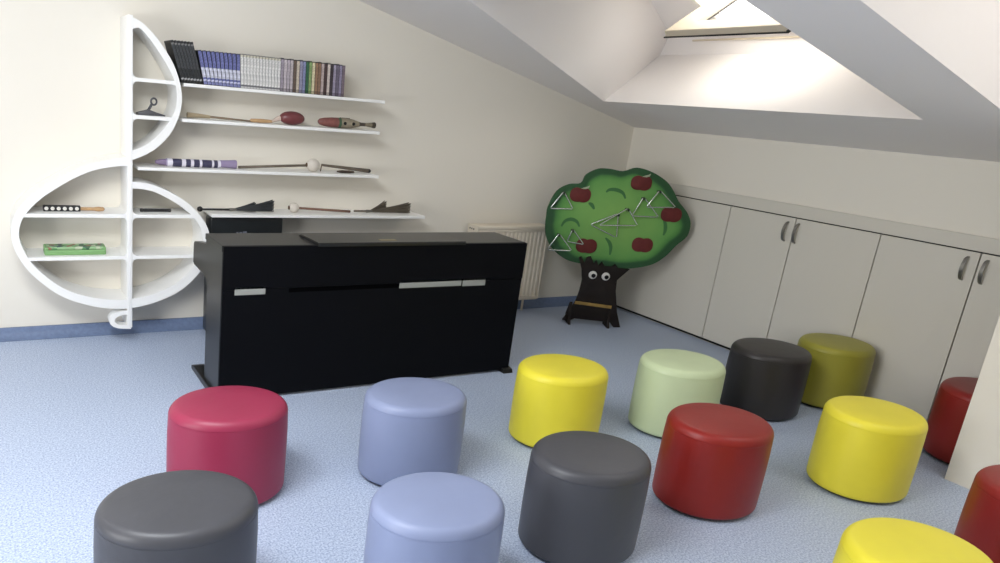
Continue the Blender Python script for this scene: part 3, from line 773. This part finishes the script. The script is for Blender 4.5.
# triangles hung on pegs
M_TRI = mat('chrome_rod', (205, 210, 205), .25, .5, metal=.9)
Tn = Matrix.Translation(T0) @ Matrix.Rotation(math.atan2(TD.y, TD.x), 4, 'Z')
tris = [([(48, 156), (93, 101), (122, 158)], 'silver triangle at the upper left edge of the tree crown, beside an apple'),
        ([(311, 180), (350, 119), (398, 184)], 'silver triangle at the right of the crown, overlapped by another triangle'),
        ([(357, 152), (402, 97), (453, 153)], 'silver triangle nearest the top right of the crown, above the right apple'),
        ([(178, 207), (268, 172), (262, 250)], 'silver triangle tipped sideways in the middle of the crown'),
        ([(38, 289), (78, 236), (118, 292)], 'silver triangle at the lower left edge of the crown'),
        ([(205, 210), (300, 155), (330, 211)], 'wide low silver triangle right of the sideways one in the middle of the crown'),
        ([(102, 262), (122, 222), (157, 272)], 'small silver triangle left of the lower left apple')]
for k, (pp, lab) in enumerate(tris):
    off = {2: .044, 4: .044, 5: .050}.get(k, .034)
    P = [tz(a, b, off) for a, b in pp]
    top = max(P, key=lambda q: q[1]); 
    pu, pz = top[0], top[1]-.010
    obj('peg', lathe([(.0045, 0), (.0045, off+.006), (.0068, off+.007), (.0068, off+.012), (0, off+.012)], 12, aim((pu, -.0045, pz), (pu, -1, pz))), mat('peg_green', (34, 52, 36), .6), tree, 50)
    t = thing('triangle_instrument', lab, 'triangle', Tn @ Vector((pu, -off, pz)), math.atan2(TD.y, TD.x), 'silver triangles on the tree')
    loc = [Vector((p[0]-pu, 0, p[1]-pz)) for p in P]
    # rounded corners, gap at the lower right corner
    path = []
    g0 = loc[2].lerp(loc[0], .06); 
    path.append(g0)
    for i in (0, 1):
        c_ = loc[i]; a = loc[i-1] if i else loc[2]; b_ = loc[i+1]
        da, db = (a-c_).normalized()*.012, (b_-c_).normalized()*.012
        path += [c_+da, c_+da*.35+db*.35, c_+db]
    path.append(loc[1].lerp(loc[2], .96))
    bm = bmesh.new(); add_tube(bm, path, .0038, 8); obj('rod', bm, M_TRI, t, 60)
    lpz = .004
    bm = bmesh.new(); add_tube(bm, [(.009*math.cos(a), .0, -.002+.011*math.sin(a)) for a in [2*PI*i/14 for i in range(14)]], .0014, 6, True); obj('cord_loop', bm, mat('cord_dark', (50, 60, 48), .8), t, 60)

# ------------------------------------------------------------------ stools
SR, SH = .174, .272
def vinyl(name, col):
    m = mat(name, col, .42, .42, bump=.22, bscale=9, var=.05, vscale=5)
    return m
SM = {'magenta': vinyl('magenta_vinyl', (148, 46, 74)), 'blue': vinyl('blue_grey_vinyl', (134, 144, 174)), 'yellow': vinyl('yellow_vinyl', (232, 218, 62)),
      'grey': vinyl('dark_grey_vinyl', (70, 70, 74)), 'mint': vinyl('mint_vinyl', (200, 214, 172)), 'black': vinyl('black_vinyl', (46, 43, 42)),
      'olive': vinyl('olive_vinyl', (160, 154, 58)), 'red': vinyl('red_vinyl', (138, 32, 25))}
SMESH = {}
def stool_mesh(key):
    if key in SMESH: return SMESH[key]
    c, cb = .027, .014
    side = [(SR-.022, .010)]
    for i in range(7): a = PI/2*i/6; side.append((SR-cb+cb*math.sin(a), .009+cb-cb*math.cos(a)))
    for f in (.25, .5, .75): side.append((SR+.0015*math.sin(PI*f), .024+(SH-c-.024)*f))
    side.append((SR-.0008, SH-c-.003))
    # stitched seam where the top disc meets the wall
    top = [(SR-.0016, SH-c-.003), (SR-.0008, SH-c)]
    for i in range(1, 9): a = PI/2*i/8; top.append((SR-c+c*math.cos(a)-.0008, SH-c-.002+c*math.sin(a)))
    for f in (.75, .5, .25): top.append((SR*f, SH-.002+.004*(1-f*f)))
    top.append((0, SH+.002))
    b1 = lathe(side, 64); b2 = lathe(top, 64)
    b3 = lathe([(SR-.035, 0), (SR-.024, .002), (SR-.019, .008), (SR-.022, .016)], 48)
    out = []
    for nm, b, m in (('side_cover', b1, SM[key]), ('seat_top', b2, SM[key]), ('base_disc', b3, M_DARK)):
        o = obj(nm, b, m, None, 60); out.append((nm, o.data)); bpy.data.objects.remove(o)
    SMESH[key] = out
    return out
stools = [('magenta', 0.637, 2.013, 0.189, 0.3085, 'magenta pink round stool in front of the left end of the black piano'),
          ('blue', 1.275, 1.939, 0.1868, 0.3047, 'blue-grey round stool in front of the middle of the piano, the farther of two'),
          ('yellow', 1.99, 2.002, 0.1908, 0.3112, 'bright yellow round stool nearest the right foot of the piano'),
          ('grey', 1.556, 1.395, 0.1902, 0.3103, 'dark grey round stool in the centre, between the near blue-grey and the bright red stool'),
          ('mint', 2.58, 1.927, 0.1915, 0.3125, 'pale mint green round stool'),
          ('black', 3.196, 1.947, 0.1923, 0.3137, 'black round stool between the mint green and the olive stool'),
          ('olive', 3.676, 1.93, 0.19, 0.31, 'olive green round stool standing against the white cupboard doors'),
          ('red', 2.19, 1.444, 0.1904, 0.3106, 'bright red round stool in full view, right of the central dark grey one'),
          ('yellow', 2.89, 1.323, 0.1904, 0.3106, 'yellow round stool between the bright red stool and the projecting wall'),
          ('grey', 0.364, 1.508, 0.1908, 0.3112, 'dark grey round stool at bottom left, in front of the magenta stool'),
          ('blue', 0.982, 1.335, 0.1824, 0.2976, 'blue-grey round stool cut by the bottom edge, the nearer of two'),
          ('yellow', 2.001, 0.736, 0.19, 0.31, 'yellow round stool nearest the camera, only its top in the photo'),
          ('red', 3.676, 1.3, 0.1957, 0.3193, 'dark red round stool half hidden behind the projecting wall'),
          ('red', 2.787, 0.789, 0.19, 0.31, 'dark red round stool cut by the right edge, in front of the projecting wall')]
for key, x, y, r, h, lab in stools:
    t = thing('stool', lab, 'stool', (min(x, XD-.003-r), y, 0), 0, 'round upholstered stools')
    t.scale = (r/SR, r/1.25/SR, h/SH)
    for nm, me_ in stool_mesh(key):
        o = bpy.data.objects.new(nm, me_); C.objects.link(o); o.parent = t

# ------------------------------------------------------------------ light
def area(name, loc, target, sx_, sy_, power, col):
    l = bpy.data.lights.new(name, 'AREA'); l.shape = 'RECTANGLE'; l.size = sx_; l.size_y = sy_; l.energy = power; l.color = col
    o = bpy.data.objects.new(name, l); C.objects.link(o); o.location = loc
    o.rotation_euler = (Vector(target)-Vector(loc)).to_track_quat('-Z', 'Y').to_euler()
    return o
w = bpy.data.worlds.new('sky'); bpy.context.scene.world = w; w.use_nodes = True
bg = w.node_tree.nodes['Background']; bg.inputs[0].default_value = (1.0, .97, .92, 1); bg.inputs[1].default_value = 2.4
area('skylight_daylight', (3.30, 2.56, 2.14), (3.34, 2.62, 1.5), .5, .68, 2.5, (1, .95, .88))
area('second_skylight_daylight', (2.8, .35, 2.45), (2.4, .6, 0), .8, .9, 1.6, (1, .99, .93))
area('overhead_skylight_daylight', (0, 1.4, zP(0)-.03), (.4, 2.1, 0), 1.1, 1.1, 62, (.92, .96, 1))
area('left_fill_light', (XL+.05, 1.0, 1.0), (1.5, 1.6, 1.5), 1.6, 1.0, 52, (.97, .98, 1))  # added fill from the left for the sloped ceiling; no window there

# ------------------------------------------------------------------ camera and view
cd = bpy.data.cameras.new('camera'); co = bpy.data.objects.new('camera', cd); C.objects.link(co)
cd.sensor_fit = 'HORIZONTAL'; cd.sensor_width = 36; cd.lens = F*36/1000
cd.shift_x = (500-PX)/1000; cd.shift_y = (PY-281.5)/1000
cd.clip_start = .01
r_, u_, b_ = RIGHT.normalized(), -DOWN.normalized(), -FWD.normalized()
co.matrix_world = Matrix(((r_.x, u_.x, b_.x, CAM.x), (r_.y, u_.y, b_.y, CAM.y), (r_.z, u_.z, b_.z, CAM.z), (0, 0, 0, 1)))
sc = bpy.context.scene; sc.camera = co
sc.view_settings.view_transform = 'Standard'; sc.view_settings.look = 'None'
sc.view_settings.exposure = 0.42; sc.view_settings.gamma = 1; sc.view_settings.use_curve_mapping = False
